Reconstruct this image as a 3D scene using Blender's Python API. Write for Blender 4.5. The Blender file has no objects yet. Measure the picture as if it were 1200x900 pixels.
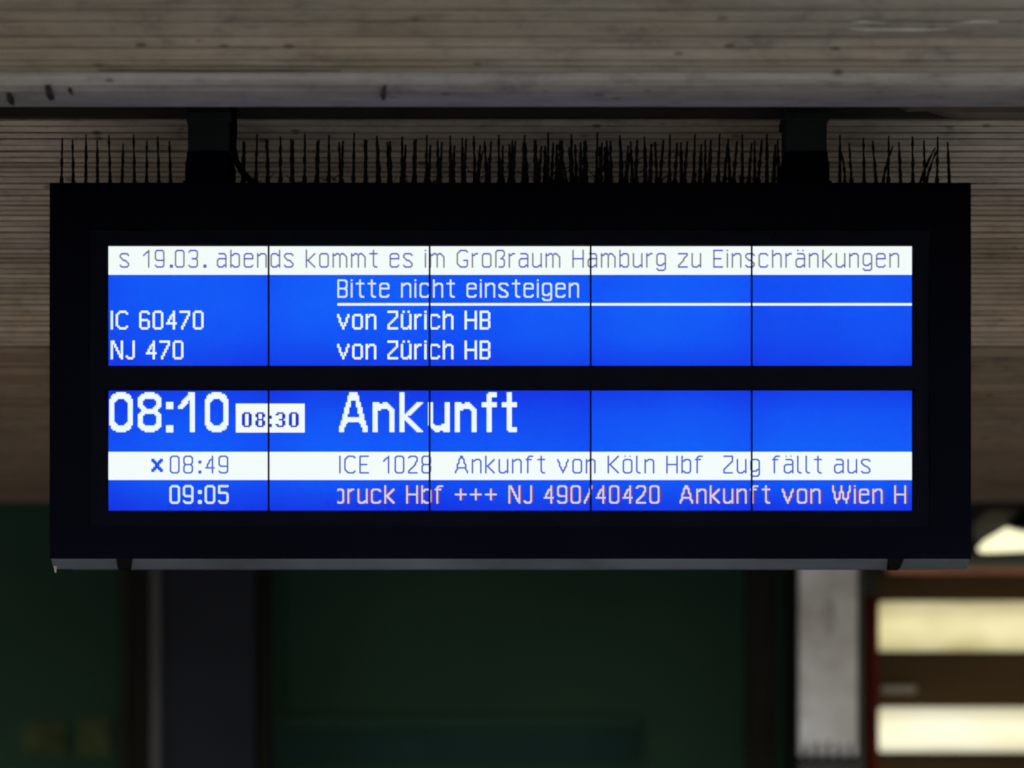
import bpy, bmesh, math, random, re
from mathutils import Vector
random.seed(7)
sc = bpy.context.scene
COL = sc.collection
F = 3600.0                      # focal length in photo pixels (1200 wide)
EYE = 1.70                      # camera height over the platform
# ------------------------------------------------------------ camera
cd = bpy.data.cameras.new('camera'); cam = bpy.data.objects.new('camera', cd); COL.objects.link(cam)
cam.location = (0, 0, EYE); cam.rotation_euler = (math.radians(90), 0, 0)
cd.sensor_width = 36.0; cd.lens = 36.0 * F / 1200.0
cd.shift_y = 540.0 / 1200.0     # eye level lies below the frame, verticals stay upright
cd.clip_start = 0.1; cd.clip_end = 2000
cd.dof.use_dof = True; cd.dof.focus_distance = 8.02
cd.dof.aperture_fstop = (cd.lens / 1000.0) / 0.085
sc.camera = cam
# ------------------------------------------------------------ daylight
SUN_EL, SUN_AZ = math.radians(48), math.radians(-20)
w = bpy.data.worlds.new('World'); sc.world = w; w.use_nodes = True
nt = w.node_tree; bg = nt.nodes['Background']
sky = nt.nodes.new('ShaderNodeTexSky'); sky.sky_type = 'NISHITA'; sky.sun_disc = False
sky.sun_elevation = SUN_EL; sky.sun_rotation = math.pi + SUN_AZ; sky.dust_density = 3.0; sky.air_density = 1.3; sky.ozone_density = 0.6
nt.links.new(sky.outputs[0], bg.inputs[0]); bg.inputs[1].default_value = 0.12
sl = bpy.data.lights.new('sun', 'SUN'); sl.energy = 1.0; sl.angle = math.radians(20); sl.color = (1.0, 0.95, 0.87)
so = bpy.data.objects.new('sun', sl); COL.objects.link(so)
sdir = Vector((math.sin(SUN_AZ) * math.cos(SUN_EL), -math.cos(SUN_AZ) * math.cos(SUN_EL), math.sin(SUN_EL)))
so.rotation_euler = sdir.to_track_quat('Z', 'Y').to_euler(); so.location = sdir * 20
vs = sc.view_settings; vs.view_transform = 'Standard'; vs.look = 'None'; vs.gamma = 1.0; vs.use_curve_mapping = False
EXPO = 1.6
vs.exposure = EXPO
sc.cycles.filter_width = 1.9
sc.cycles.max_bounces = 8; sc.cycles.diffuse_bounces = 5
# ------------------------------------------------------------ helpers
def X(px, d): return (px - 600.0) * d / F
def Z(py, d): return EYE + (990.0 - py) * d / F
def s2l(v): v /= 255.0; return v / 12.92 if v <= 0.04045 else ((v + 0.055) / 1.055) ** 2.4
def lin(r, g, b): return (s2l(r), s2l(g), s2l(b), 1.0)
def link(name, me, mat=None, parent=None):
    o = bpy.data.objects.new(name, me); COL.objects.link(o)
    if mat is not None:
        for m in (mat if isinstance(mat, (list, tuple)) else [mat]): me.materials.append(m)
    if parent is not None: o.parent = parent
    return o
def tag(o, label=None, cat=None, group=None, kind=None):
    if label: o['label'] = label
    if cat: o['category'] = cat
    if group: o['group'] = group
    if kind: o['kind'] = kind
    return o
def empty(name, loc=(0, 0, 0)):
    o = bpy.data.objects.new(name, None); COL.objects.link(o); o.location = loc; o.empty_display_size = 0.1; return o
class MB:
    def __init__(s): s.b = bmesh.new(); s.o = Vector((0, 0, 0))
    def box(s, x0, x1, y0, y1, z0, z1, bev=0.0):
        r = bmesh.ops.create_cube(s.b, size=1.0)
        for v in r['verts']:
            v.co = Vector((x0 + (v.co.x + .5) * (x1 - x0), y0 + (v.co.y + .5) * (y1 - y0), z0 + (v.co.z + .5) * (z1 - z0)))
        if bev:
            es = list({e for v in r['verts'] for e in v.link_edges})
            bmesh.ops.bevel(s.b, geom=es, offset=bev, segments=2, affect='EDGES', profile=.5)
        return s
    def prism(s, pts, axis, a, b, bev=0.0):
        """closed outline pts extruded along axis ('x' or 'y') from a to b"""
        def mk(p, t): return (t, p[0], p[1]) if axis == 'x' else (p[0], t, p[1])
        A = [s.b.verts.new(mk(p, a)) for p in pts]; B = [s.b.verts.new(mk(p, b)) for p in pts]
        n = len(pts); fs = [s.b.faces.new(A), s.b.faces.new(B[::-1])]
        for i in range(n): fs.append(s.b.faces.new((A[i], B[i], B[(i + 1) % n], A[(i + 1) % n])))
        if bev:
            bmesh.ops.bevel(s.b, geom=list({e for f in fs for e in f.edges}), offset=bev, segments=2, affect='EDGES', profile=.5)
        return s
    def cyl(s, p, q, r0, r1=None, n=10, cap=True):
        p, q = Vector(p), Vector(q); r1 = r0 if r1 is None else r1
        t = (q - p).normalized(); u = t.orthogonal().normalized(); v = t.cross(u)
        A, B = [], []
        for i in range(n):
            a = 2 * math.pi * i / n; c = u * math.cos(a) + v * math.sin(a)
            A.append(s.b.verts.new(p + c * r0)); B.append(s.b.verts.new(q + c * r1))
        for i in range(n): s.b.faces.new((A[i], A[(i + 1) % n], B[(i + 1) % n], B[i]))
        if cap: s.b.faces.new(A[::-1]); s.b.faces.new(B)
        return s
    def tube(s, pts, r, n=10):
        pts = [Vector(p) for p in pts]; rings = []; u = None
        for i, p in enumerate(pts):
            t = (pts[min(i + 1, len(pts) - 1)] - pts[max(i - 1, 0)]).normalized()
            u = t.orthogonal().normalized() if u is None else (u - t * u.dot(t)).normalized()
            v = t.cross(u); rr = r[i] if isinstance(r, (list, tuple)) else r
            rings.append([s.b.verts.new(p + (u * math.cos(2 * math.pi * k / n) + v * math.sin(2 * math.pi * k / n)) * rr) for k in range(n)])
        for a, b in zip(rings, rings[1:]):
            for k in range(n): s.b.faces.new((a[k], a[(k + 1) % n], b[(k + 1) % n], b[k]))
        s.b.faces.new(rings[0][::-1]); s.b.faces.new(rings[-1]); return s
    def build(s, name, mat=None, parent=None, smooth=False):
        bmesh.ops.recalc_face_normals(s.b, faces=s.b.faces)
        me = bpy.data.meshes.new(name); s.b.to_mesh(me); s.b.free()
        if smooth:
            for p in me.polygons: p.use_smooth = True
        return link(name, me, mat, parent)
# ------------------------------------------------------------ materials
def newmat(name):
    m = bpy.data.materials.new(name); m.use_nodes = True; n = m.node_tree.nodes
    return m, m.node_tree, n['Principled BSDF'], n['Material Output']
def node(t, ty, **k):
    n = t.nodes.new(ty)
    for a, b in k.items(): setattr(n, a, b)
    return n
def noise(t, scale, stretch=(1, 1, 1), detail=4, rough=.55, off=(0, 0, 0)):
    tc = node(t, 'ShaderNodeTexCoord'); mp = node(t, 'ShaderNodeMapping'); nz = node(t, 'ShaderNodeTexNoise')
    mp.inputs['Scale'].default_value = stretch; mp.inputs['Location'].default_value = off
    nz.inputs['Scale'].default_value = scale; nz.inputs['Detail'].default_value = detail; nz.inputs['Roughness'].default_value = rough
    t.links.new(tc.outputs['Object'], mp.inputs[0]); t.links.new(mp.outputs[0], nz.inputs['Vector']); return nz.outputs['Fac']
def ramp(t, src, stops):
    r = node(t, 'ShaderNodeValToRGB'); e = r.color_ramp.elements
    e[0].position, e[0].color = stops[0]; e[1].position, e[1].color = stops[-1]
    for p, c in stops[1:-1]: x = e.new(p); x.color = c
    t.links.new(src, r.inputs[0]); return r.outputs[0]
def mix(t, fac, a, b, mode='MIX'):
    m = node(t, 'ShaderNodeMix', data_type='RGBA', blend_type=mode)
    for i, v in ((0, fac), (6, a), (7, b)):
        if hasattr(v, 'links') or hasattr(v, 'is_linked'): t.links.new(v, m.inputs[i])
        else: m.inputs[i].default_value = v
    return m.outputs[2]
def g4(v): return (v, v, v, 1)
def paint(name, col, rough=.5, metal=0.0, var=.25, scale=3.0, spec=.5, bump=0.0, stretch=(1, 1, 1)):
    m, t, b, o = newmat(name)
    f = noise(t, scale, stretch)
    c = mix(t, 1.0, (*col, 1), ramp(t, f, [(.3, g4(1 - var)), (.7, g4(1 + var))]), 'MULTIPLY')
    t.links.new(c, b.inputs['Base Color']); b.inputs['Roughness'].default_value = rough
    b.inputs['Metallic'].default_value = metal; b.inputs['Specular IOR Level'].default_value = spec
    if bump:
        bp = node(t, 'ShaderNodeBump'); bp.inputs['Strength'].default_value = bump; bp.inputs['Distance'].default_value = .01
        t.links.new(noise(t, scale * 8), bp.inputs['Height']); t.links.new(bp.outputs[0], b.inputs['Normal'])
    return m
def concrete(name, base, warm, cool, dark=.55, seed=0.0):
    """board-marked concrete: tone per board (attribute), streaks along the boards, stain patches, pores"""
    m, t, b, o = newmat(name)
    L = t.links
    patch = noise(t, 1.1, (1, 1, 1.6), 6, .6, (seed, 0, 0))
    c = mix(t, ramp(t, patch, [(.36, g4(0)), (.64, g4(1))]), (*warm, 1), (*base, 1))
    patch2 = noise(t, 1.7, (.45, 1.2, 1.2), 5, .6, (seed + 9, 3, 0))
    c = mix(t, ramp(t, patch2, [(.5, g4(0)), (.75, g4(.8))]), c, (*cool, 1))
    st = noise(t, 6.0, (.22, 7, 7), 6, .7, (seed + 4, 0, 1))
    c = mix(t, 1.0, c, ramp(t, st, [(.3, g4(.66)), (.5, g4(1)), (.72, g4(1.22))]), 'MULTIPLY')
    st2 = noise(t, 3.0, (1.4, 9, 9), 5, .7, (seed + 14, 0, 1))
    c = mix(t, 1.0, c, ramp(t, st2, [(.27, g4(.6)), (.42, g4(1)), (.8, g4(1.08))]), 'MULTIPLY')
    bl = noise(t, 13.0, (.7, 1, 1), 7, .75, (seed + 50, 2, 0))
    c = mix(t, 1.0, c, ramp(t, bl, [(.32, g4(.62)), (.47, g4(.95)), (.7, g4(1.12))]), 'MULTIPLY')
    at = node(t, 'ShaderNodeAttribute', attribute_name='tone')
    c = mix(t, 1.0, c, at.outputs['Color'], 'MULTIPLY')
    tc = node(t, 'ShaderNodeTexCoord'); mp = node(t, 'ShaderNodeMapping'); mp.inputs['Scale'].default_value = (.6, 1, 1)
    vo = node(t, 'ShaderNodeTexVoronoi'); vo.inputs['Scale'].default_value = 16.0; vo.inputs['Randomness'].default_value = 1.0
    L.new(tc.outputs['Object'], mp.inputs[0]); L.new(mp.outputs[0], vo.inputs['Vector'])
    pore = ramp(t, vo.outputs['Distance'], [(.0, g4(.25)), (.10, g4(.45)), (.17, g4(1))])
    sel = ramp(t, noise(t, 5.0, (1, 1, 1), 2, .5, (seed + 30, 0, 0)), [(.42, g4(0)), (.52, g4(1))])
    c = mix(t, sel, c, mix(t, 1.0, c, pore, 'MULTIPLY'))
    L.new(c, b.inputs['Base Color']); b.inputs['Roughness'].default_value = .9; b.inputs['Specular IOR Level'].default_value = .25
    bp = node(t, 'ShaderNodeBump'); bp.inputs['Strength'].default_value = .5; bp.inputs['Distance'].default_value = .006
    L.new(st, bp.inputs['Height']); L.new(bp.outputs[0], b.inputs['Normal'])
    return m
def emit(name, col, k=1.0):
    m, t, b, o = newmat(name); t.nodes.remove(b)
    e = node(t, 'ShaderNodeEmission'); e.inputs[0].default_value = col; e.inputs[1].default_value = k / 2 ** EXPO
    t.links.new(e.outputs[0], o.inputs[0]); return m
# 11-row dot font of the passenger display (rows 0..10, descender rows 11, 12)
G = {}
def g(ch, *rows): G[ch] = rows
def low(ch, *rows): G[ch] = ('', '') + rows
V = '#....#'
g('I', *['#']*11)
g('C', '..####.', '.#....#', '#......', '#......', '#......', '#......', '#......', '#......', '#......', '.#....#', '..####.')
g('G', '..####.', '.#....#', '#......', '#......', '#......', '#......', '#...###', '#.....#', '#.....#', '.#....#', '..####.')
g('N', '##....#', '##....#', '#.#...#', '#.#...#', '#..#..#', '#..#..#', '#...#.#', '#...#.#', '#....##', '#....##', '#.....#')
g('J', '....#', '....#', '....#', '....#', '....#', '....#', '....#', '....#', '....#', '#...#', '.###.')
g('B', '#####.', V, V, V, V, '#####.', V, V, V, V, '#####.')
g('E', '######', '#.....', '#.....', '#.....', '#.....', '#####.', '#.....', '#.....', '#.....', '#.....', '######')
g('H', *(['#.....#']*5+['#######']+['#.....#']*5))
g('Z', '######', '.....#', '.....#', '.....#', '....#.', '...#..', '..#...', '.#....', '#.....', '#.....', '######')
g('K', '#.....#', '#....#.', '#...#..', '#..#...', '#.#....', '##.....', '#.#....', '#..#...', '#...#..', '#....#.', '#.....#')
g('A', '...##...', '...##...', '..#..#..', '..#..#..', '..#..#..', '.#....#.', '.#....#.', '.######.', '.#....#.', '#......#', '#......#')
g('W', '#....#....#', '#....#....#', '#....#....#', '#....#....#', '.#..#.#..#.', '.#..#.#..#.', '.#..#.#..#.', '.#..#.#..#.', '..##...##..', '..#.....#..', '..#.....#..')
g('0', '.####.', V, V, V, V, V, V, V, V, V, '.####.')
g('1', '....#.', '...##.', '..#.#.', '.#..#.', '....#.', '....#.', '....#.', '....#.', '....#.', '....#.', '....#.')
g('2', '.####.', V, '.....#', '.....#', '....#.', '....#.', '...#..', '..#...', '.#....', '#.....', '######')
g('3', '.####.', V, '.....#', '.....#', '.....#', '..###.', '.....#', '.....#', '.....#', V, '.####.')
g('4', '....#.', '....#.', '...##.', '..#.#.', '..#.#.', '.#..#.', '.#..#.', '######', '....#.', '....#.', '....#.')
g('5', '######', '#.....', '#.....', '#.....', '#####.', '.....#', '.....#', '.....#', '.....#', V, '.####.')
g('6', '.####.', V, '#.....', '#.....', '#.....', '#####.', V, V, V, V, '.####.')
g('7', '######', '.....#', '.....#', '....#.', '....#.', '...#..', '...#..', '..#...', '..#...', '.#....', '.#....')
g('8', '.####.', V, V, V, V, '.####.', V, V, V, V, '.####.')
g('9', '.####.', V, V, V, V, V, '.#####', '.....#', '.....#', V, '.####.')
g(':', '', '', '', '.##', '.##', '', '', '', '', '.##', '.##')
g('.', '', '', '', '', '', '', '', '', '', '.##', '.##')
g('+', '', '', '...#...', '...#...', '...#...', '#######', '...#...', '...#...', '...#...')
g('/', '....#', '....#', '...#.', '...#.', '...#.', '..#..', '..#..', '.#...', '.#...', '#....', '#....')
low('a', '.####.', '.....#', '.....#', '.#####', V, V, V, '#...##', '.###.#')
low('c', '.####.', V, '#.....', '#.....', '#.....', '#.....', '#.....', V, '.####.')
low('e', '.####.', V, V, '######', '#.....', '#.....', '#.....', V, '.####.')
low('g', '.####.', V, V, V, V, V, '#...##', '.###.#', '.....#', V, '.####.')
low('m', '#.##.##..', '##..#..#.', '#...#...#', '#...#...#', '#...#...#', '#...#...#', '#...#...#', '#...#...#', '#...#...#')
low('n', '#.###.', '##...#', V, V, V, V, V, V, V)
low('o', '.####.', V, V, V, V, V, V, V, '.####.')
low('r', '#.##', '##..', '#...', '#...', '#...', '#...', '#...', '#...', '#...')
low('s', '.####.', V, '#.....', '.#....', '..##..', '....#.', '.....#', V, '.####.')
low('u', V, V, V, V, V, V, V, '#...##', '.###.#')
low('v', '#.....#', '#.....#', '.#...#.', '.#...#.', '.#...#.', '..#.#..', '..#.#..', '...#...', '...#...')
low('z', '######', '.....#', '....#.', '...#..', '...#..', '..#...', '.#....', '#.....', '######')
g('b', '#.....', '#.....', '#.###.', '##...#', V, V, V, V, V, '##...#', '#.###.')
g('d', '.....#', '.....#', '.###.#', '#...##', V, V, V, V, V, '#...##', '.###.#')
g('f', '..###', '.#...', '#####'[0:4]+'.', '.#...', '.#...', '.#...', '.#...', '.#...', '.#...', '.#...', '.#...')
g('h', '#.....', '#.....', '#.###.', '##...#', V, V, V, V, V, V, V)
g('i', '#', '', *['#']*9)
g('k', '#.....', '#.....', '#....#', '#...#.', '#..#..', '#.#...', '##....', '#.#...', '#..#..', '#...#.', '#....#')
g('l', '#..', '#..', '#..', '#..', '#..', '#..', '#..', '#..', '#..', '#..', '.##')
g('t', '..#..', '..#..', '#####', '..#..', '..#..', '..#..', '..#..', '..#..', '..#..', '..#..', '...##')
g('ß', '.####.', V, V, V, '#...#.', '#..##.', V, V, V, V, '#.###.')
g('ü', '.#..#.', '', *G['u'][2:])
g('ö', '.#..#.', '', *G['o'][2:])
g('ä', '.#..#.', '', *G['a'][2:])

def layout(text, col):
    px = set()
    for ch in text:
        if ch == ' ': col += 5; continue
        rows = G[ch]; w = max(len(r) for r in rows)
        for j, r in enumerate(rows):
            for i, c in enumerate(r):
                if c == '#': px.add((col+i, j))
        col += w + (1 if ch == '.' else 2)
    return px, col
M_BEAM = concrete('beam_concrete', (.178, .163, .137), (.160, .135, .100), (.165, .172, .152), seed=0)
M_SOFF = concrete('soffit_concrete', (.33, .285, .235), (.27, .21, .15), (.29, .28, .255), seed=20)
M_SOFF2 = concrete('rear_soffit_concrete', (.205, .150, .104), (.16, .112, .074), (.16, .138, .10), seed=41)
M_SLOT = paint('slot_shade', (.020, .019, .014), .95, spec=.1)  # near-black colour carries the shade inside the slot
M_DARK = paint('soot_concrete', (.03, .028, .026), .9)
M_HOUSE = paint('black_powder_coat', (.0010, .0012, .0028), .8, 0, .2, 2, spec=.006)
M_FRAME = paint('black_front_foil', (.0011, .0013, .0034), .8, 0, .15, 2, spec=.004)
M_ALU = paint('dusty_aluminium', (.068, .088, .115), .5, .3, .55, 2.6, stretch=(1, 1, 1))
M_POST = paint('dark_green_grey_paint', (.0055, .0078, .0080), .65, .0, .4, 5, spec=.1)
M_SPIKE = paint('weathered_black_plastic', (.0055, .0048, .0042), .8, 0, .4, 12, spec=.1)
M_CABLE = paint('black_cable_rubber', (.001, .001, .0012), .8, spec=.03)
M_RUST = paint('dirty_bolt_steel', (.012, .011, .010), .7, .2)
M_PRINT = paint('grey_print', (.04, .045, .05), .6)
# ------------------------------------------------------------ platform and roof structure
m, t, b, o = newmat('platform_paving')
n1 = noise(t, .6, (1, 1, 1), 6); n2 = noise(t, 40, (1, 1, 1), 3)
c = mix(t, n1, (.22, .21, .20, 1), (.32, .31, .29, 1)); c = mix(t, .5, c, mix(t, n2, (.08, .08, .08, 1), (.4, .39, .37, 1)), 'OVERLAY')
t.links.new(c, b.inputs['Base Color']); b.inputs['Roughness'].default_value = .85
tag(MB().box(-400, 400, -400, 400, -.2, 0).build('platform', m), kind='structure')

def boards(segs, x0, x1, name, mat, wmin, wmax, joint, depth, jit, tone, parent=None, close=None, drift=.0):
    """segs: polyline of (d, z) seen from below/front, cut into boards with recessed joints between them; extruded in x"""
    pts, tones = [], []
    for (a, b_) in zip(segs, segs[1:]):
        A, B = Vector(a), Vector(b_); Lg = (B - A).length; u = (B - A) / Lg
        nrm = Vector((-u.y, u.x))
        if nrm.x > 0 or (abs(nrm.x) < 1e-6 and nrm.y > 0): nrm = -nrm    # towards the camera side
        s = 0.0
        while s < Lg - 1e-4:
            wd = min(random.uniform(wmin, wmax), Lg - s); k = random.uniform(-jit, jit); tn = random.uniform(*tone)
            if wd < joint * 2.5: s = Lg; break
            for q, off in ((s, -depth), (s + joint, -depth), (s + joint, k), (s + wd, k)):
                p = A + u * q + nrm * off; pts.append((p.x, p.y)); tones.append(tn)
            s += wd
    me = bpy.data.meshes.new(name); vs_, fs_, cols = [], [], []
    nx = 24; xs = [x0 + (x1 - x0) * i / nx for i in range(nx + 1)]
    for x in xs:
        for p in pts: vs_.append((x, p[0], p[1]))
    n = len(pts)
    for i in range(nx):
        for j in range(n - 1):
            fs_.append((i * n + j, i * n + j + 1, (i + 1) * n + j + 1, (i + 1) * n + j)); cols.append(tones[j + 1] if j % 4 != 0 else .42)
    if close:
        k0 = len(vs_)
        for x in (x0, x1):
            for p in close: vs_.append((x, p[0], p[1]))
        m_ = len(close)
        fs_.append((0, k0, k0 + m_, nx * n)); cols.append(1)
        for j in range(m_ - 1): fs_.append((k0 + j, k0 + j + 1, k0 + m_ + j + 1, k0 + m_ + j)); cols.append(1)
        fs_.append((k0 + m_ - 1, n - 1, nx * n + n - 1, k0 + 2 * m_ - 1)); cols.append(1)
        fs_.append(tuple(range(n)) + tuple(k0 + j for j in range(m_ - 1, -1, -1))); cols.append(1)
        fs_.append(tuple(nx * n + j for j in range(n)) + tuple(k0 + m_ + j for j in range(m_ - 1, -1, -1))); cols.append(1)
    me.from_pydata(vs_, [], fs_); me.update()
    at = me.attributes.new('tone', 'FLOAT_COLOR', 'CORNER')
    k = 0
    for p, tn in zip(me.polygons, cols):
        for li in p.loop_indices: at.data[li].color = (tn, tn, tn, 1); k += 1
    return link(name, me, mat, parent)

XW = 7.0
beam = empty('concrete_beam', (0, 7.2, Z(125, 7.2)))
def rel(o, root):        # keep world place when the root Empty is away from the origin
    o.parent = root; o.location = -root.location if o.type == 'MESH' else o.location; return o
tag(beam, 'weathered board-marked concrete beam running across the top above the display', 'beam')
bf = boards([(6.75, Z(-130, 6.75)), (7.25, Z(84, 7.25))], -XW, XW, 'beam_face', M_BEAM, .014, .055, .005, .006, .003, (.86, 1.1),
            close=[(7.25, Z(84, 7.25) + .5), (6.75, Z(-130, 6.75) + .3)])
rel(bf, beam)
lip = []
for (d, py) in ((7.253, 85.5), (7.256, 93), (7.266, 100), (7.285, 107), (7.315, 113), (7.355, 118), (7.41, 122), (7.48, 125)): lip.append((d, Z(py, d)))
lp = MB().prism(lip + [(7.52, Z(122, 7.52)), (7.52, Z(84, 7.25) + .5), (7.252, Z(84, 7.25) + .5)], 'x', -XW, XW)
M_LIP = concrete('lip_concrete', (.132, .127, .120), (.125, .112, .094), (.128, .133, .146), seed=77)
lo = lp.build('beam_edge', M_LIP, None, False)
at = lo.data.attributes.new('tone', 'FLOAT_COLOR', 'CORNER')
for dd in at.data: dd.color = (1, 1, 1, 1)
rel(lo, beam)
def flat_on_face(name, outline, mat, root, d0, thick=.006):
    """thin raised or dark patch lying on the leaning face; outline in (px, py) of the photo at distance d0"""
    mb = MB(); mb.prism([(X(a, d0), Z(b_, d0)) for a, b_ in outline], 'y', d0 - thick, d0 + .05)
    return rel(mb.build(name, mat), root)
def dface(py): return 6.75 + (py + 130) / 214.0 * .5
M_MORTAR = paint('pale_mortar', (.235, .24, .215), .9, 0, .35, 9)
M_SCAR_SHADOW = paint('scar_and_shadow', (.012, .010, .010), .95, spec=.1)  # dark tie marks and scratch, also the shadow painted above the ridge
def face_strip(name, pts_top, pts_bot, mat, thick):
    bm = bmesh.new(); A = []; B = []
    for (a, b_) in pts_top: d = dface(b_); A.append([bm.verts.new((X(a, d), d - th, Z(b_, d))) for th in (thick, -.01)])
    for (a, b_) in pts_bot: d = dface(b_); B.append([bm.verts.new((X(a, d), d - th, Z(b_, d))) for th in (thick, -.01)])
    for i in range(len(A) - 1):
        bm.faces.new((A[i][0], A[i + 1][0], B[i + 1][0], B[i][0])); bm.faces.new((A[i][1], A[i + 1][1], A[i + 1][0], A[i][0])); bm.faces.new((B[i][0], B[i + 1][0], B[i + 1][1], B[i][1]))
    bm.faces.new((A[0][0], B[0][0], B[0][1], A[0][1])); bm.faces.new((A[-1][1], B[-1][1], B[-1][0], A[-1][0]))
    bmesh.ops.recalc_face_normals(bm, faces=bm.faces)
    me = bpy.data.meshes.new(name); bm.to_mesh(me); bm.free(); return rel(link(name, me, mat), beam)
face_strip('mortar_ridge', [(990, 29), (1010, 26), (1040, 28), (1080, 31), (1120, 28), (1150, 25), (1170, 26)],
           [(994, 36), (1012, 38), (1040, 38), (1080, 38), (1120, 35), (1150, 33), (1168, 31)], M_MORTAR, .012)
face_strip('ridge_shadow', [(990, 22), (1040, 21), (1090, 22), (1170, 20)], [(991, 26), (1040, 26.5), (1090, 28), (1170, 24)], M_SCAR_SHADOW, .004)  # shadow above the mortar ridge, painted as a dark strip
for nm, pts in (('tie_mark', [(52, 90), (59, 90), (60, 111), (54, 112)]), ('tie_mark', [(80, 97), (84, 97), (84, 108), (80, 107)]),
                ('tie_mark', [(8, 108), (13, 108), (13, 118), (8, 117)]), ('tie_mark', [(446, 88), (451, 89), (454, 98), (450, 112), (446, 111), (449, 100)]),
                ('tie_mark', [(808, 87), (816, 87), (815, 94), (809, 93)])):
    d0 = 7.268 + max(0, (pts[0][1] - 92)) * .0016
    flat_on_face(nm, pts, M_SCAR_SHADOW, beam, d0, .003)
face_strip('scratch', [(115, 82.6), (200, 82.3), (330, 82.6), (400, 83)], [(115, 83.1), (200, 83.4), (330, 83.4), (400, 83.3)], M_SCAR_SHADOW, .003)

# soffit behind the beam; slot between them made deep so it stays dark
top = Z(125, 7.8) + .55
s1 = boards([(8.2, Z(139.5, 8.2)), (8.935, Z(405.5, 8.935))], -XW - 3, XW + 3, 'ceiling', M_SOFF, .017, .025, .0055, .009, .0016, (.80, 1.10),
            close=[(8.935, top), (8.2, top)])
tag(s1, kind='structure')
tag(MB().box(-XW - 3, XW + 3, 8.17, 8.196, Z(137.8, 8.18), top - .031).build('shade_lining', M_SLOT), kind='structure')  # near-black sheet on the slot's back, put in for its shade
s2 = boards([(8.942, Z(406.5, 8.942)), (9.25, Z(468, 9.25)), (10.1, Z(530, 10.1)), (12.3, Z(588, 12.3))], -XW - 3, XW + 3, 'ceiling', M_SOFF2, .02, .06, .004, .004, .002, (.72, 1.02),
            close=[(12.3, top + .02), (8.942, top + .02)])
tag(s2, kind='structure')
tag(MB().box(-XW - 3, XW + 3, 6.5, 17.0, top + .03, top + .25).build('roof_slab', M_DARK), kind='structure')
tag(MB().box(-XW, XW, 7.53, 8.19, top - .03, top + .02).build('unseen_slot_cap', M_SLOT), kind='structure')  # unseen cap, added to keep light out of the slot
# brown strip added so the slot's dark band fades out at the right
d = 7.92
d = 8.165
pl = MB().prism([(X(1050, d), Z(124, d)), (X(1062, d), Z(131, d)), (X(1085, d), Z(130, d)), (X(1104, d), Z(136, d)), (X(1120, d), Z(138.6, d)), (X(1600, d), Z(138.6, d)), (X(1600, d), Z(60, d)), (X(1030, d), Z(60, d))], 'y', 8.10, 8.168)
tag(pl.build('slot_fade', paint('brown_slot_fade', (.060, .047, .036), .9, 0, .45, 6)), 'brown fade strip closing the ceiling slot at the far right', 'strip')  # strip added where the slot's dark band fades out

# ------------------------------------------------------------ display
FX0, FX1, FT, FB = 58, 1138, 214, 655
D0 = 8.0
dx0, dx1, dz1, dz0 = X(FX0, D0), X(FX1, D0), Z(FT, D0), Z(FB, D0)
disp = empty('train_display', (0, 8.15, dz0))
tag(disp, 'large black hanging train arrivals display with two rows of bright blue LCD screens', 'display')
DP = 8.030                       # plane of the lcd panels
SX0, SX1 = 126.2, 1069.5
ROW = {'u': (288.7, 428.6), 'l': (457.8, 598.0)}
CW = (SX1 - SX0) / 480.0
def part(mb, name, mat, parent=None, smooth=False):
    return rel(mb.build(name, mat, None, smooth), disp) if parent is None else sub(mb.build(name, mat, None, smooth), parent)
def sub(o, parent):
    o.parent = parent; return o
# housing and the front frame (bars around the two screens)
part(MB().box(dx0 + .004, dx1 - .004, 8.045, 8.30, dz0 + .003, dz1 - .004, .004), 'housing', M_HOUSE)
ox0, ox1 = X(SX0 - 1, DP), X(SX1 + 1, DP)
zt = [Z(ROW['u'][0] - 1, DP), Z(ROW['u'][1] + 1, DP), Z(ROW['l'][0] - 1, DP), Z(ROW['l'][1] + 1, DP)]
gx0, gx1, gz1, gz0 = X(104, D0), X(1090, D0), Z(268, D0), Z(617, D0)       # opening of the outer frame
fr = MB()
fr.box(dx0, dx1, D0, 8.045, gz1, dz1, .002); fr.box(dx0, dx1, D0, 8.045, dz0, gz0, .002)
fr.box(dx0, gx0, D0, 8.0445, gz0, gz1); fr.box(gx1, dx1, D0, 8.0445, gz0, gz1)
part(fr, 'front_frame', M_HOUSE)
ms = MB()
ms.box(gx0, ox0, 8.014, 8.04, gz0, gz1); ms.box(ox1, gx1, 8.014, 8.04, gz0, gz1)
ms.box(ox0, ox1, 8.014, 8.04, zt[0], gz1); ms.box(ox0, ox1, 8.014, 8.04, zt[2], zt[1]); ms.box(ox0, ox1, 8.014, 8.04, gz0, zt[3])
part(ms, 'screen_mask', M_FRAME)
# glass
m, t, b, o = newmat('coated_glass'); t.nodes.remove(b)
tr = node(t, 'ShaderNodeBsdfTransparent'); gl = node(t, 'ShaderNodeBsdfGlossy'); gl.inputs['Roughness'].default_value = .08
mx = node(t, 'ShaderNodeMixShader'); mx.inputs[0].default_value = .00025
t.links.new(tr.outputs[0], mx.inputs[1]); t.links.new(gl.outputs[0], mx.inputs[2]); t.links.new(mx.outputs[0], o.inputs[0])
part(MB().box(gx0 + .001, gx1 - .001, 8.006, 8.010, gz0 + .001, gz1 - .001), 'glass_pane', m)

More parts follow.
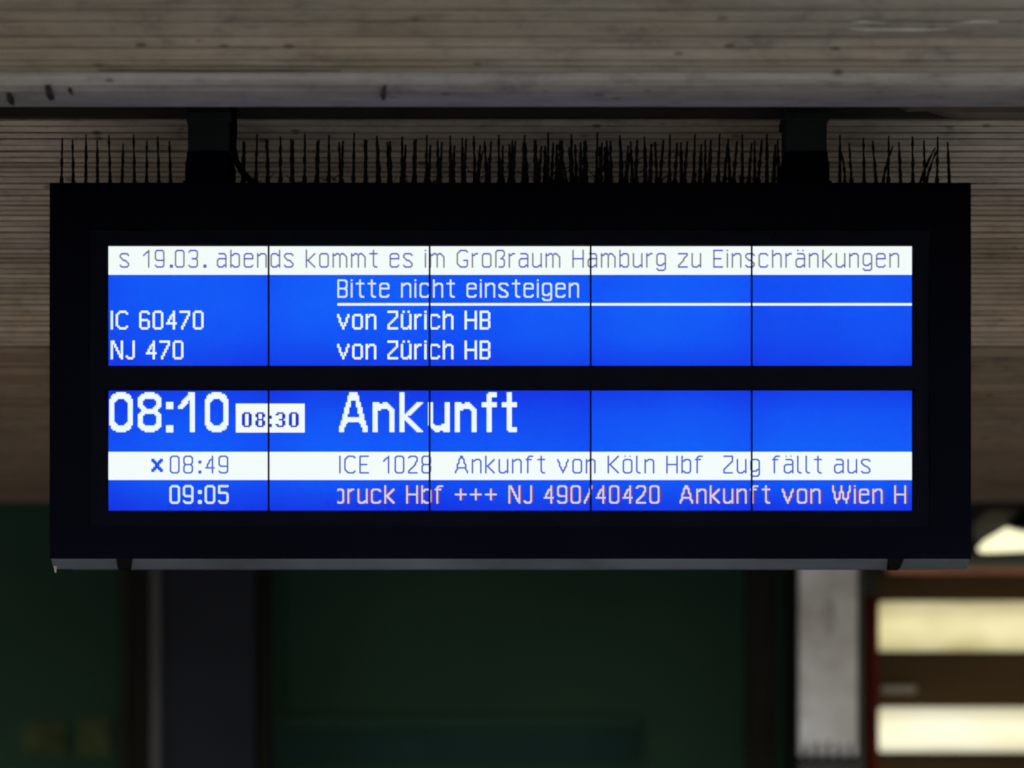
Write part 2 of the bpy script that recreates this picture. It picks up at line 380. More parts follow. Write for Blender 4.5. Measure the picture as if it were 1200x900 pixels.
# lit lcd panels
def lcd(name, seed, vmid, vlow, vtop, hlean):
    m, t, b, o = newmat(name); t.nodes.remove(b); L = t.links
    tc = node(t, 'ShaderNodeTexCoord'); sp = node(t, 'ShaderNodeSeparateXYZ'); L.new(tc.outputs['Generated'], sp.inputs[0])
    v = ramp(t, sp.outputs['Z'], [(0.0, g4(vlow)), (.22, g4(vlow + (vmid - vlow) * .7)), (.5, g4(vmid)), (.8, g4(vtop + (vmid - vtop) * .55)), (1.0, g4(vtop))])
    h = ramp(t, sp.outputs['X'], [(0.0, g4(.90)), (.2, g4(.98)), (.5, g4(1.0)), (.8, g4(.98)), (1.0, g4(.90))])
    k = mix(t, 1.0, v, h, 'MULTIPLY')
    nz = noise(t, 3.2, (1, 1, 1), 3, .5, (seed, 0, 0))
    k = mix(t, 1.0, k, ramp(t, nz, [(.3, g4(.90)), (.7, g4(1.07))]), 'MULTIPLY')
    fine = noise(t, 210, (1, 1, 1), 2, .6, (seed, 0, 0))
    k = mix(t, 1.0, k, ramp(t, fine, [(.3, g4(.90)), (.7, g4(1.10))]), 'MULTIPLY')
    col = ramp(t, k, [(0.0, lin(14, 24, 170)), (.4, lin(20, 50, 228)), (.7, lin(18, 84, 248)), (1.0, lin(20, 106, 254))])
    e = node(t, 'ShaderNodeEmission'); e.inputs[1].default_value = 1 / 2 ** EXPO
    L.new(col, e.inputs[0]); L.new(e.outputs[0], o.inputs[0]); return m
for rk in ('u', 'l'):
    for i in range(5):
        if rk == 'u': mt = lcd('lcd_upper', i * 7.3, (.78, .82, .80, .83, .72)[i], .52, .70, 0)
        else: mt = lcd('lcd_lower', i * 5.1 + 40, (.76, .80, .76, .84, .88)[i], .46, .48, 0)
        a = SX0 + i * 96 * CW; bb = a + 96 * CW
        o = part(MB().box(X(a, DP) + .0022, X(bb, DP) - .0022, DP, DP + .012, Z(ROW[rk][1], DP), Z(ROW[rk][0], DP)), 'lcd_panel', mt)
# dark seams between them
for rk in ('u', 'l'):
    for i in range(1, 5):
        a = SX0 + i * 96 * CW
        part(MB().box(X(a - 1.15, DP), X(a + 1.15, DP), DP - .0030, DP + .004, zt[1 if rk == 'u' else 3] , zt[0 if rk == 'u' else 2]), 'seam', M_HOUSE)

# ------------------------------------------------------------ writing: dots of the lcd raster, merged into line outlines
SUB = 6
def rects_to_mesh(name, mask, rk, layer, mats):
    """mask: dict (sx, sy) -> material index, on a raster of SUB steps per lcd dot"""
    rp = (ROW[rk][1] - ROW[rk][0]) / 72.0; y = DP - .0006 * layer
    rows = {}
    for (sx, sy), mi in mask.items(): rows.setdefault(sy, {})[sx] = mi
    runs = {}
    for sy, r in rows.items():
        xs = sorted(r); st = pv = xs[0]; out = []
        for x in xs[1:] + [None]:
            if x is None or x != pv + 1 or r[x] != r[st]:
                out.append((st, pv + 1, r[st])); st = x
            pv = x
        runs[sy] = out
    V_, F_, I_ = [], [], []; open_ = {}
    def flush(key, s0, s1):
        a, b_, mi = key
        xa, xb = X(SX0 + a / SUB * CW, DP), X(SX0 + b_ / SUB * CW, DP)
        za, zb = Z(ROW[rk][0] + s0 / SUB * rp, DP), Z(ROW[rk][0] + s1 / SUB * rp, DP)
        n = len(V_); V_.extend([(xa, y, za), (xb, y, za), (xb, y, zb), (xa, y, zb)]); F_.append((n, n + 3, n + 2, n + 1)); I_.append(mi)
    if not runs: return None
    for sy in range(min(runs), max(runs) + 2):
        cur = set(runs.get(sy, []))
        for k in list(open_):
            if k not in cur: flush(k, open_.pop(k), sy)
        for k in cur:
            if k not in open_: open_[k] = sy
    me = bpy.data.meshes.new(name); me.from_pydata(V_, [], F_); me.update()
    for m_ in mats: me.materials.append(m_)
    for p, mi in zip(me.polygons, I_): p.material_index = mi
    o = bpy.data.objects.new(name, me); COL.objects.link(o); rel(o, disp); return o
def strokes(px, r, clip0=-99, shift=0.0, only_vertical=False):
    """thicken the dots of a glyph set into joined strokes of half width r (in dots)"""
    out = {}
    segs = []
    for (x, y_) in px:
        n = False
        for dx, dy in ((1, 0), (0, 1), (1, 1), (-1, 1)):
            q = (x + dx, y_ + dy)
            if q in px:
                if dx and dy and ((x + dx, y_) in px or (x, y_ + dy) in px): continue
                segs.append((x, y_, q[0], q[1], 0 if dy == 0 else 1))
        if not any((x + i, y_ + j) in px for i in (-1, 0, 1) for j in (-1, 0, 1) if i or j): segs.append((x, y_, x, y_, 0))
    for x0, y0, x1, y1, vert in segs:
        if only_vertical and not vert: continue
        for sx in range(int((min(x0, x1) + .5 - r + shift) * SUB) - 1, int((max(x0, x1) + .5 + r + shift) * SUB) + 2):
            for sy in range(int((y0 + .5 - r) * SUB) - 1, int((y1 + .5 + r) * SUB) + 2):
                px_, py_ = (sx + .5) / SUB - .5 - shift, (sy + .5) / SUB - .5
                dx, dy = x1 - x0, y1 - y0; L2 = dx * dx + dy * dy
                tt = 0 if L2 == 0 else max(0, min(1, ((px_ - x0) * dx + (py_ - y0) * dy) / L2))
                ex, ey = abs(px_ - x0 - tt * dx), abs(py_ - y0 - tt * dy)
                if (ex ** 3 + ey ** 3) ** (1 / 3) <= r and (sx / SUB) >= clip0:
                    k = (sx, sy)
                    if k not in out or vert == 0: out[k] = vert
    return out
def blocks(px, grow=1):
    out = {}
    for (x, y_) in px:
        for sx in range(x * SUB - grow, (x + 1) * SUB + grow):
            for sy in range(y_ * SUB - grow, (y_ + 1) * SUB + grow): out[(sx, sy)] = 0
    return out
E_WHITE = emit('lcd_white', lin(236, 250, 255), 1.0)
E_BAND = emit('lcd_band_white', lin(243, 252, 250), 1.0)
E_SOFTW = emit('lcd_soft_white', lin(214, 232, 255), 1.0)
E_PINKW = emit('lcd_pinkish_white', lin(216, 212, 236), 1.0)
E_VIOLET = emit('lcd_violet', lin(92, 92, 212), 1.0)
E_GREY = emit('lcd_grey', lin(138, 138, 146), 1.0)
E_STEEL = emit('lcd_steel_blue', lin(72, 106, 212), 1.0)
E_STEEL2 = emit('lcd_steel_violet', lin(78, 98, 210), 1.0)
E_ROYAL = emit('lcd_royal_blue', lin(20, 86, 244), 1.0)
E_NAVY = emit('lcd_text_blue', lin(34, 56, 200), 1.0)
E_FRINGE = emit('lcd_fringe_purple', lin(140, 48, 128), 1.0)
def rect(name, c0, c1, r0, r1, rk, layer, mat, g=0):
    mk = {}
    rp = (ROW[rk][1] - ROW[rk][0]) / 72.0; y = DP - .0006 * layer
    xa, xb = X(SX0 + c0 * CW, DP), X(SX0 + c1 * CW, DP); za, zb = Z(ROW[rk][0] + r0 * rp, DP), Z(ROW[rk][0] + r1 * rp, DP)
    me = bpy.data.meshes.new(name); me.from_pydata([(xa, y, za), (xb, y, za), (xb, y, zb), (xa, y, zb)], [], [(0, 3, 2, 1)]); me.update()
    return rel(link(name, me, mat), disp)
def off(px, dy): return {(x, y_ + dy) for x, y_ in px}
def text(s, col, row, rk, r, mats, layer=2, **k):
    for word in re.findall(r'[+]|/|[^ +/]+| ', s):
        if word != ' ':
            px, e = layout(word, col)
            rects_to_mesh('word', (blocks(off(px, row), 1) if r > .65 else strokes(off(px, row), r, **k)), rk, layer, mats); col = e
        else: col += 5
# upper screen
rect('lit_band', .5, 479.5, 0, 17.15, 'u', 1, E_BAND)
text('s 19.03. abends kommt es im Großraum Hamburg zu Einschränkungen', 7, 2, 'u', .47, [E_VIOLET, E_GREY])
text('Bitte nicht einsteigen', 137, 20, 'u', .58, [E_SOFTW, E_SOFTW])
rect('underline', 137, 479.5, 34.25, 35.75, 'u', 1, E_WHITE)
for rr, a in ((39, 'IC 60470'), (57, 'NJ 470')):
    text(a, 2, rr, 'u', .70, [E_WHITE, E_WHITE]); text('von Zürich HB', 137, rr, 'u', .70, [E_WHITE, E_WHITE])
# lower screen, large line
def R(*rows):
    px = set()
    for j, r in enumerate(rows):
        for (a, b_) in r:
            for i in range(a, b_ + 1): px.add((i, j))
    return px
S3 = [(0, 2), (11, 13)]
b0 = [[(4, 9)], [(2, 11)], [(1, 12)], [(1, 12)], [(0, 4), (9, 13)], [(0, 3), (10, 13)]]
BIG = {
 '0': R(*b0, *[S3] * 12, *b0[::-1]),
 '8': R([(4, 9)], [(2, 11)], [(1, 12)], [(0, 13)], [(0, 3), (10, 13)], S3, S3, S3, [(0, 3), (10, 13)], [(1, 4), (9, 12)], [(2, 11)], [(2, 11)], [(1, 12)],
        [(0, 3), (10, 13)], S3, S3, S3, S3, S3, [(0, 3), (10, 13)], [(0, 13)], [(1, 12)], [(2, 11)], [(4, 9)]),
 ':': R(*[[]] * 6, *[[(0, 3)]] * 4, *[[]] * 10, *[[(0, 3)]] * 4),
 '1': R([(6, 9)], [(6, 9)], [(5, 9)], [(4, 9)], [(3, 9)], [(2, 5), (7, 9)], [(2, 5), (7, 9)], [(1, 4), (7, 9)], [(0, 3), (7, 9)], [(0, 2), (7, 9)], *[[(7, 9)]] * 14),
 'n': R(*[[]] * 6, [(0, 3), (6, 8)], [(0, 9)], [(0, 10)], [(0, 11)], [(0, 4), (9, 12)], *[[(0, 2), (10, 12)]] * 13),
 'f': R([(4, 8)], [(3, 8)], [(3, 8)], [(3, 5)], [(3, 5)], [(3, 5)], [(0, 8)], [(0, 8)], [(0, 8)], *[[(3, 5)]] * 15),
 't': R(*[[(3, 5)]] * 6, *[[(0, 8)]] * 3, *[[(3, 5)]] * 12, [(3, 8)], [(3, 8)], [(4, 8)]),
}
BIG['u'] = {(12 - x, 29 - y_) for x, y_ in BIG['n']}
kk = {(x, y_) for x in range(3) for y_ in range(24)}
for i in range(8):
    kk |= {(x, 6 + i) for x in range(10 - i, 14 - i)}
for i in range(10): kk |= {(x, 14 + i) for x in range(max(3, 1 + i), 5 + i)}
BIG['k'] = kk
A_ = set(); lefts = [6] * 2 + [5] * 4 + [4] * 3 + [3] * 4 + [2] * 4 + [1] * 3 + [0] * 4
for j in range(24):
    l = lefts[j]
    if j < 5: inner = 8
    elif j < 9: inner = 6
    elif j < 13: inner = 5
    elif j < 15: inner = 4
    elif j < 18: inner = 8
    else: inner = l + 2 + (1 if j in (18, 20) else 0)
    for x in range(l, inner + 1): A_ |= {(x, j), (16 - x, j)}
BIG['A'] = A_
def bigtext(items):
    for ch, c in items:
        if ch == ':':
            for lo_, hi_ in ((0, 12), (12, 30)): rects_to_mesh('colon_dot', blocks({(x + c, y_ + 1) for x, y_ in BIG[ch] if lo_ <= y_ < hi_}, 1), 'l', 2, [E_WHITE])
        else: rects_to_mesh('large_letter' if ch.isalpha() else 'large_digit', blocks({(x + c, y_ + 1) for x, y_ in BIG[ch]}, 0), 'l', 2, [E_WHITE])
bigtext([('0', 1), ('8', 18), (':', 35), ('1', 42), ('0', 58)])
bigtext([('A', 138), ('n', 158), ('k', 174), ('u', 191), ('n', 207), ('f', 223), ('t', 235)])
rect('lit_box', 76.4, 117.5, 7.8, 25.2, 'l', 1, E_BAND)
S = {'0': ['.####.'] + ['##..##'] * 7 + ['.####.'],
     '8': ['.####.', '##..##', '##..##', '.#..#.', '.####.', '##..##', '##..##', '##..##', '.####.'],
     '3': ['.####.', '##..##', '....##', '....##', '..###.', '....##', '....##', '##..##', '.####.'],
     ':': ['..', '..', '##', '##', '..', '..', '..', '##', '##']}
px = set()
for ch, c in (('0', 80), ('8', 88), (':', 96), ('3', 100), ('0', 108)):
    for j, r_ in enumerate(S[ch]):
        px |= {(c + i, 13 + j) for i, q in enumerate(r_) if q == '#'}
rects_to_mesh('word', strokes(px, .46), 'l', 2, [E_NAVY, E_NAVY])
# cancelled train line
rect('lit_band', .5, 479.5, 36.85, 53.75, 'l', 1, E_BAND)
xs = set()
for j, r_ in enumerate(('##...##', '###.###', '.#####.', '..###..', '..###..', '.#####.', '###.###', '##...##')):
    xs |= {(26 + i, 41 + j) for i, q in enumerate(r_) if q == '#'}
rects_to_mesh('cross_symbol', blocks(xs, 0), 'l', 2, [E_ROYAL])
TH = [E_STEEL, E_STEEL2]
text('08:49', 37, 39, 'l', .44, TH); text('ICE 1028', 138, 39, 'l', .44, TH)
text('Ankunft von Köln Hbf', 207, 39, 'l', .44, TH); text('Zug fällt aus', 367, 39, 'l', .44, TH)
text('09:05', 37, 57, 'l', .62, [E_SOFTW, E_SOFTW])
tick = 'bruck Hbf +++ NJ 490/40420  Ankunft von Wien H'
text(tick, 135, 57, 'l', .45, [E_FRINGE, E_FRINGE], layer=1, clip0=137, shift=.95, only_vertical=True)
text(tick, 135, 57, 'l', .55, [E_PINKW, E_PINKW], clip0=137)

# bottom rail with its clips
za, zb = dz0, Z(666.5, 8.045)
rl = MB().prism([(8.002, za - .001), (8.045, zb), (8.060, zb), (8.060, za + .002), (8.002, za + .002)], 'x', dx0 + .004, dx1 - .004, .0015)
rail = part(rl, 'bottom_rail', M_ALU)
part(MB().box(dx0 + .02, dx1 - .02, 8.062, 8.295, dz0 - .002, dz0 + .004), 'underside_plate', M_ALU)
def clip(px_):
    x = X(px_, 8.02)
    mb = MB().prism([(x - .022, za + .001), (x + .022, za + .001), (x + .010, zb - .004), (x - .018, zb - .004)], 'y', 7.999, 8.05, .002)
    mb.cyl((x, 7.996, (za + zb) / 2), (x, 8.01, (za + zb) / 2), .007, n=8)
    return rel(mb.build('clip', M_CABLE), disp)
clip(147)
c2 = clip(1049)
drip = MB().cyl((X(65, 8.02), 8.02, zb + .004), (X(65, 8.02), 8.02, zb - .012), .004, .002, 8)
part(drip, 'drain_nipple', paint('limescale', (.12, .115, .095), .8))
for a, b_ in ((465, 518), (672, 726), (158, 188)):      # faint vent punch-marks in the rail
    n_ = 7
    for i in range(n_):
        px_ = a + (b_ - a) * (i + .5) / n_; x = X(px_, 8.02)
        wz = .0055
        part(MB().prism([(8.018, Z(658.8, 8.018) - .001), (8.036, Z(663.6, 8.036) - .001), (8.038, Z(663.6, 8.036) + .001), (8.02, Z(658.8, 8.018) + .003)], 'x', x - wz, x + wz * .7), 'vent_slot', M_PRINT)

# ------------------------------------------------------------ hanger brackets
def bracket(px0, px1, label):
    dm = 8.12; x0, x1 = X(px0, 8.03), X(px1, 8.03); zt_, zb_ = top - .04, dz1
    r = empty('hanger_bracket', ((x0 + x1) / 2, dm, zb_))
    tag(r, label, 'bracket', 'brackets the display hangs from')
    def pt(mb, n, mt): return rel(mb.build(n, mt), r)
    pt(MB().box(x0, x1, 8.03, 8.16, zb_ + .012, zt_, .003), 'post', M_POST)
    zf = Z(176, 8.03)
    for sgn, xe in ((-1, x0), (1, x1)):
        xo = xe + sgn * .009
        pt(MB().prism([(xe, zb_ + .010), (xo, zb_ + .010), (xo, zf - .03), (xe, zf)], 'y', 8.05, 8.14), 'gusset', M_HOUSE)
    pt(MB().box(x0 - .012, x1 + .012, 8.02, 8.19, zb_ - .002, zb_ + .010, .002), 'base_plate', M_HOUSE)
    pt(MB().box(x0 - .002, x1 + .002, 8.022, 8.03, zb_ + .012, Z(178, 8.03), .002), 'clamp_plate', M_HOUSE)
    # clamp strap where the post leaves the slot, and bolts
    pt(MB().box(x0 - .006, x1 + .006, 8.022, 8.17, Z(141, 8.03), Z(131, 8.03), .002), 'strap', M_POST)
    for bx in (x0 + .03, x1 - .03):
        pt(MB().cyl((bx, 8.012, Z(136, 8.03)), (bx, 8.024, Z(136, 8.03)), .008, n=6), 'bolt', M_POST)
        pt(MB().cyl((bx, 8.012, Z(196, 8.03)), (bx, 8.024, Z(196, 8.03)), .008, n=6), 'bolt', M_HOUSE)
bracket(220, 268, 'left dark bracket post above the display, with the black cable beside it')
bracket(921, 969, 'right dark bracket post above the display, with no cable beside it')
cb = [(X(273, 8.05), 8.06, top - .05), (X(273, 8.05), 8.06, Z(128, 8.06)), (X(274, 8.05), 8.06, Z(150, 8.06)), (X(273, 8.05), 8.06, Z(172, 8.06)),
      (X(276, 8.05), 8.065, Z(188, 8.06)), (X(282, 8.05), 8.07, Z(199, 8.06)), (X(291, 8.05), 8.09, Z(208, 8.06)), (X(300, 8.05), 8.12, Z(214, 8.06)), (X(306, 8.05), 8.16, dz1 + .004)]
tag(MB().tube(cb, .0085, 10).build('cable', M_CABLE, None, True), 'black power cable curving from the ceiling slot onto the display top', 'cable')

# ------------------------------------------------------------ bird spikes
def spike_mesh(h, r, bend=0.0, seed=0):
    rn = random.Random(seed); pts, rr = [], []
    for i in range(15):
        k = i / 14; pts.append((bend * k * k + rn.uniform(-.0006, .0006), 0, h * k)); rr.append(r * (.8 + 1.0 * (1 - k) ** 3) * (rn.uniform(.7, 1.5) if i < 13 else .8))
    mb = MB().tube(pts, rr, 6); bmesh.ops.recalc_face_normals(mb.b, faces=mb.b.faces)
    me = bpy.data.meshes.new('spike'); mb.b.to_mesh(me); mb.b.free(); me.materials.append(M_SPIKE); return me
TALL = [spike_mesh(.150, .0040, b_, i) for i, b_ in enumerate((0, .002, -.002, .001, -.001, .003))]
SHORT = [spike_mesh(.134, .0045, b_, i) for i, b_ in enumerate((0, .004, -.004, .002, -.002, .003))]
THIN = [spike_mesh(.146, .0036, b_, i) for i, b_ in enumerate((0, .002, -.002))]
BENT = [spike_mesh(.125, .0034, b_, i) for i, b_ in enumerate((.018, -.015, .022))]
ztop = dz1 - .002
spans = [(68, 214), (282, 440), (441, 599), (599, 757), (757, 914), (976, 1116)]
names = ['leftmost bird spike strip, thin and widely spaced, left of the left bracket', 'bird spike strip just right of the cable and left bracket',
         'bird spike strip above the first half of the word Ankunft, left of centre', 'tangled densest bird spike strip right of the centre of the display top',
         'bird spike strip just left of the right bracket', 'rightmost bird spike strip with crossing bent spikes, right of the right bracket']
for si, ((a, b_), nm) in enumerate(zip(spans, names)):
    yb = 8.11
    root = empty('bird_spike_strip', (X((a + b_) / 2, yb), yb, ztop)); tag(root, nm, 'bird spikes', 'bird spike strips on top of the display')
    sm = MB().box(X(a, yb), X(b_, yb), yb - .02, yb + .02, ztop - .003, ztop + .006, .002).build('base_strip', M_SPIKE); rel(sm, root)
    def spike(me, px_, dy, tilt_y, lean=0.0, sc_=1.0):
        o = bpy.data.objects.new('spike', me); COL.objects.link(o); o.parent = root
        o.location = (X(px_, yb) - root.location.x, dy, .004)
        o.rotation_euler = (tilt_y + random.uniform(-.04, .04), lean + random.uniform(-.010, .010), random.uniform(0, .2)); o.scale = (1, 1, sc_ * random.uniform(.96, 1.03))
    dens = si in (1, 2, 3, 4)
    x = 72 + 14.25 * math.ceil((a - .5 - 72) / 14.25); 
    while x < b_:
        k = round((x - 72) / 14.25)
        if k % 2 == 0:
            spike(random.choice(TALL if dens else THIN), x, 0, 0)
        else:
            spike(random.choice(TALL if dens else THIN), x, -.008, -.22, sc_=.95)
            if dens: spike(random.choice(SHORT), x + 1.5 + (x - 600) * .008, .012, .25)
        if si in (2, 3, 4) and k % 2 == 0: spike(random.choice(SHORT), x + 2 + (x - 480) * .014, .014, .22, sc_=.93)
        if si == 3:
            spike(random.choice(SHORT), x + random.uniform(-5, 5), random.uniform(-.01, .015), random.uniform(-.2, .2), random.uniform(-.06, .06), .9)
        x += 14.25
    ex = {3: [(650, .05), (665, -.1), (700, .12), (735, -.08)], 5: [(990, .03), (1034, .05), (1076, .22), (1084, .1)],
          2: [(560, -.05)]}.get(si, [])
    for q, l in ex: spike(random.choice(BENT), q, 0, .05, l, random.uniform(.8, 1.0))
    if si in (1, 2, 3, 4):      # dirt caught at the foot of the spikes
        mb = MB()
        for i in range(14 if si != 3 else 26):
            q = random.uniform(a, b_); hh = random.uniform(.02, .05) * (1.7 if si == 3 else 1)
            p = Vector((X(q, yb), yb + random.uniform(-.015, .02), ztop + random.uniform(.005, hh)))
            mb.cyl(p, p + Vector((random.uniform(-.03, .03), random.uniform(-.01, .01), random.uniform(.0, .03))), .0018, .001, 5)
        lt = rel(mb.build('caught_litter', M_SPIKE), root); lt['kind'] = 'stuff'

# ------------------------------------------------------------ far side of the platform, out of focus
DW = 13.7
zc = Z(560, 13.7)
M_GREEN = paint('dark_green_enamel', (.0225, .0540, .0340), .8, 0, .25, .5, spec=.05)
M_TEAL = paint('dark_teal_enamel', (.0160, .0460, .0420), .7, 0, .3, 1.2, spec=.05)
M_TEALE = paint('teal_edge', (.0280, .0720, .0480), .7, 0, .3, 1.2, spec=.05)
wall = empty('green_wall', (0, DW, 0)); tag(wall, 'dark green panelled wall below and behind the display, out of focus', 'wall')
def wp(mb, n, mt): return rel(mb.build(n, mt), wall)
for a, b_ in ((-700, -330), (-326, -122), (-118, 140), (144, 330), (332.5, 874), (908, 1040)):
    wp(MB().box(X(a, DW), X(b_, DW), DW, DW + .06, .0, zc, .004), 'wall_panel', M_GREEN)
wp(MB().box(X(-700, DW), X(1040, DW), DW + .07, DW + .2, 0, zc + .3), 'wall_core', M_DARK)
wp(MB().box(X(876, DW), X(906, DW), DW - .03, DW + .05, 0, zc, .006), 'batten', paint('brown_grey_batten', (.030, .028, .023), .8, 0, .3, 2, spec=.06))
wp(MB().box(X(312, DW), X(748, DW), DW - .06, DW - .004, Z(896, DW), Z(852, DW), .004), 'low_panel', M_TEAL)
wp(MB().box(X(312, DW), X(750, DW), DW - .075, DW - .002, Z(851.5, DW), Z(843, DW), .004), 'low_panel_edge', M_TEALE)
for a, b_, c_, d_ in ((28, 78, 846, 884), (92, 130, 842, 886)):  # yellow-green reflections in the wall, painted as flat patches
    wp(MB().box(X(a, DW), X(b_, DW), DW - .02, DW - .002, Z(d_, DW), Z(c_, DW), .003), 'notice_board', paint('olive_notice', (.055, .075, .032), .8, 0, .6, 4, spec=.05))  # flat patches standing in for the reflections, not real boards
tag(MB().box(-9, 9, DW + .21, DW + .4, 0, top).build('rear_wall', M_DARK), 'dark rear wall closing the space beneath the roof', 'wall')

DC = 12.9
colm = empty('steel_column', (X(240, DC), DC, 0)); tag(colm, 'dark blue-grey steel column with a brown flange below the left end of the display', 'column')
def cp(mb, n, mt): return rel(mb.build(n, mt), colm)
zt2 = Z(560, DC)
cp(MB().box(X(140, DC), X(179, DC), DC - .02, DC + .10, 0, zt2, .01), 'flange', paint('brown_black_paint', (.0130, .0125, .0100), .8, 0, .3, 1.5, spec=.05))
cp(MB().box(X(142, DC), X(153, DC), DC - .05, DC - .021, 0, zt2, .004), 'conduit', paint('grey_brown_paint', (.013, .0135, .010), .8, spec=.05))
cp(MB().box(X(178, DC), X(191, DC), DC - .07, DC + .02, 0, zt2, .008), 'edge_strip', paint('mid_grey_paint', (.036, .038, .037), .7, 0, .3, 1.5))
cp(MB().box(X(191, DC), X(300, DC), DC - .04, DC + .2, 0, zt2, .01), 'face_plate', paint('blue_grey_paint', (.0150, .0170, .0240), .8, 0, .25, 1.0, spec=.05))
cp(MB().box(X(300, DC), X(316, DC), DC + .02, DC + .2, 0, zt2, .01), 'side_plate', paint('dark_column_paint', (.010, .011, .009), .8, spec=.05))

DPi = 12.4
m, t, b, o = newmat('scuffed_white_paint')
f1 = noise(t, 2.6, (1, 1, 1), 5, .6); f2 = noise(t, 5, (1.5, 1, .8), 5, .7, (5, 0, 0))
c = mix(t, ramp(t, f1, [(.35, g4(0)), (.65, g4(1))]), (.42, .41, .39, 1), (.68, .70, .75, 1))
c = mix(t, ramp(t, f2, [(.58, g4(0)), (.72, g4(.7))]), c, (.13, .13, .12, 1))
t.links.new(c, b.inputs['Base Color']); b.inputs['Roughness'].default_value = .8
pil = empty('white_pillar', (X(970, DPi), DPi, 0)); tag(pil, 'scuffed white concrete pillar below the right end of the display', 'pillar')
def pp(mb, n, mt): return rel(mb.build(n, mt), pil)
zt3 = Z(560, DPi)
pp(MB().box(X(936, DPi), X(1005, DPi), DPi, DPi + .3, Z(886, DPi), zt3, .012), 'shaft', m)
M_PB = paint('sooty_base', (.03, .032, .034), .8, 0, .4, 6)
pp(MB().box(X(934, DPi), X(1007, DPi), DPi - .01, DPi + .31, 0, Z(892, DPi), .012), 'base', M_PB)
for k in range(5):      # dark runs creeping up from the base
    q = 944 + k * 13
    pp(MB().prism([(X(q - 3.5, DPi), Z(893, DPi)), (X(q + 3.5, DPi), Z(893, DPi)), (X(q + 2, DPi), Z(874 - 3 * (k % 3), DPi)), (X(q - 2, DPi), Z(872 - 3 * (k % 2), DPi))], 'y', DPi - .006, DPi + .02), 'dark_run', M_PB)
pp(MB().box(X(926, DPi), X(935.5, DPi), DPi + .02, DPi + .3, 0, zt3), 'shadow_strip', paint('black_shadow', (.004, .004, .004), .9, spec=.1))  # shaded left side of the pillar, painted as a near-black strip
pp(MB().box(X(1005.5, DPi), X(1014, DPi), DPi + .05, DPi + .3, 0, zt3, .004), 'downpipe', paint('dark_olive_pipe', (.03, .03, .026), .7))

# lit kiosk at the right
DK = 13.0
kio = empty('kiosk', (X(1110, DK), DK, 0)); tag(kio, 'brown kiosk with two long glowing cream light panels at the lower right', 'kiosk')
def kp(mb, n, mt): return rel(mb.build(n, mt), kio)
M_BR = paint('brown_cladding', (.062, .039, .016), .7, 0, .25, 1.5, spec=.1)
RX = 1420
kp(MB().box(X(1014, DK), X(RX, DK), DK + .05, DK + .35, 0, Z(668, DK)), 'back_wall', M_BR)
kp(MB().box(X(1040, DK), X(RX, DK), DK - .02, DK + .045, Z(671, DK), Z(660, DK), .006), 'salmon_trim', paint('salmon_trim', (.75, .30, .18), .7))
kp(MB().box(X(1016, DK), X(1028, DK), DK - .05, DK + .045, 0, Z(700, DK), .01), 'red_post', paint('dark_red_paint', (.085, .007, .003), .7, spec=.1))
kp(MB().box(X(1010, DK), X(1026, DK), DK - .04, DK + .04, Z(699, DK), Z(668, DK), .01), 'post_cap', paint('black_cap', (.012, .012, .010), .7))
def glow(name, c1, c2, k):
    m, t, b, o = newmat(name); t.nodes.remove(b)
    f = noise(t, 1.5, (1, 1, 2.5), 3); cc = mix(t, ramp(t, f, [(.35, g4(0)), (.65, g4(1))]), c1, c2)
    tc = node(t, 'ShaderNodeTexCoord'); sp = node(t, 'ShaderNodeSeparateXYZ'); t.links.new(tc.outputs['Generated'], sp.inputs[0])
    cc = mix(t, 1.0, cc, ramp(t, sp.outputs['Z'], [(0.0, g4(.62)), (.25, g4(.97)), (.6, g4(1)), (1.0, g4(.55))]), 'MULTIPLY')
    e = node(t, 'ShaderNodeEmission'); e.inputs[1].default_value = k / 2 ** EXPO
    t.links.new(cc, e.inputs[0]); t.links.new(e.outputs[0], o.inputs[0]); return m
G1 = glow('cream_diffuser_upper', lin(188, 172, 108), lin(240, 230, 180), 1.12); G2 = glow('cream_diffuser_lower', lin(240, 228, 178), lin(254, 250, 220), 1.15)
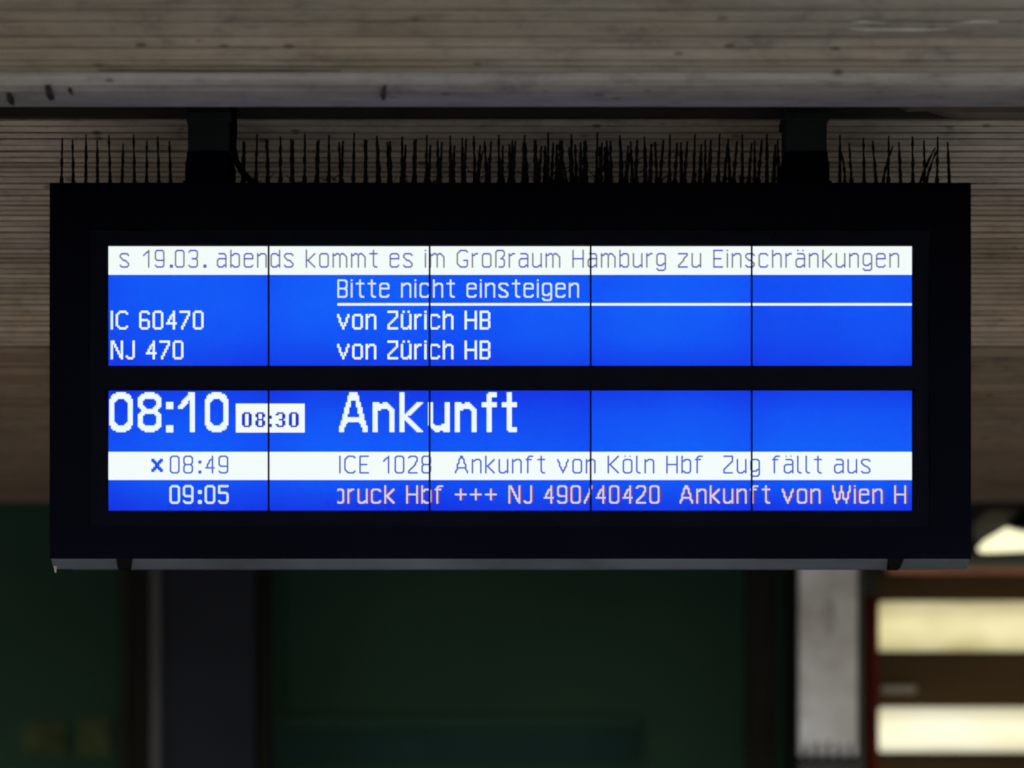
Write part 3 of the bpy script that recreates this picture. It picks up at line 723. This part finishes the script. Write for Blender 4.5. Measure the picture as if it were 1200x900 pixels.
for a, b_, g_ in ((705, 763, G1), (829, 881, G2)):
    kp(MB().box(X(1031, DK), X(RX, DK), DK - .02, DK + .04, Z(b_, DK), Z(a, DK), .008), 'light_panel', g_)
    kp(MB().box(X(1028, DK), X(RX, DK), DK - .03, DK + .045, Z(b_ + 4, DK), Z(b_ + .5, DK), .003), 'panel_frame', M_BR)
kp(MB().box(X(1032, DK), X(1073, DK), DK - .02, DK + .045, Z(812, DK), Z(804, DK), .005), 'handle_bar', paint('grey_handle', (.30, .26, .21), .6))

# ceiling lamp beyond the lower right corner of the display
DL = 12.2
lamp = empty('ceiling_lamp', (X(1180, DL), DL, Z(600, DL))); tag(lamp, 'glowing pale yellow ceiling lamp beside the lower right corner of the display', 'lamp')
def lpt(mb, n, mt): return rel(mb.build(n, mt), lamp)
GL = emit('lamp_diffuser', lin(255, 250, 205), 1.25)
pts = [(1148, 643), (1149, 640), (1156, 632), (1168, 625), (1180, 618), (1188, 622), (1200, 624), (1235, 626), (1300, 626), (1300, 642), (1200, 644.5), (1164, 646), (1152, 646)]
lpt(MB().prism([(X(a, DL), Z(b_, DL)) for a, b_ in pts], 'y', DL, DL + .06, .004), 'diffuser', GL)
pts = [(1141, 645), (1142, 632), (1158, 620), (1186, 600), (1300, 590), (1300, 622), (1203, 622), (1188, 619), (1180, 613), (1160, 622)]
pts = [(1143, 633), (1143, 612), (1160, 597), (1300, 594), (1300, 624), (1200, 622), (1188, 619.5), (1180, 614.5), (1164, 621.5)]
lpt(MB().prism([(X(a, DL), Z(b_, DL)) for a, b_ in pts], 'y', DL + .03, DL + .10, .003), 'reflector', paint('lamp_housing', (.085, .075, .05), .7))
pts = [(1181, 615), (1201, 594), (1250, 590), (1250, 618), (1200, 620), (1188, 619)]
lpt(MB().prism([(X(a, DL), Z(b_, DL)) for a, b_ in pts], 'y', DL - .02, DL + .02, .003), 'bracket_arm', M_CABLE)
lpt(MB().box(X(1120, DL), X(1300, DL), DL + .0, DL + .4, Z(656, DL), Z(647.5, DL), .003), 'lamp_tray', paint('tray_brown', (.02, .016, .01), .7))
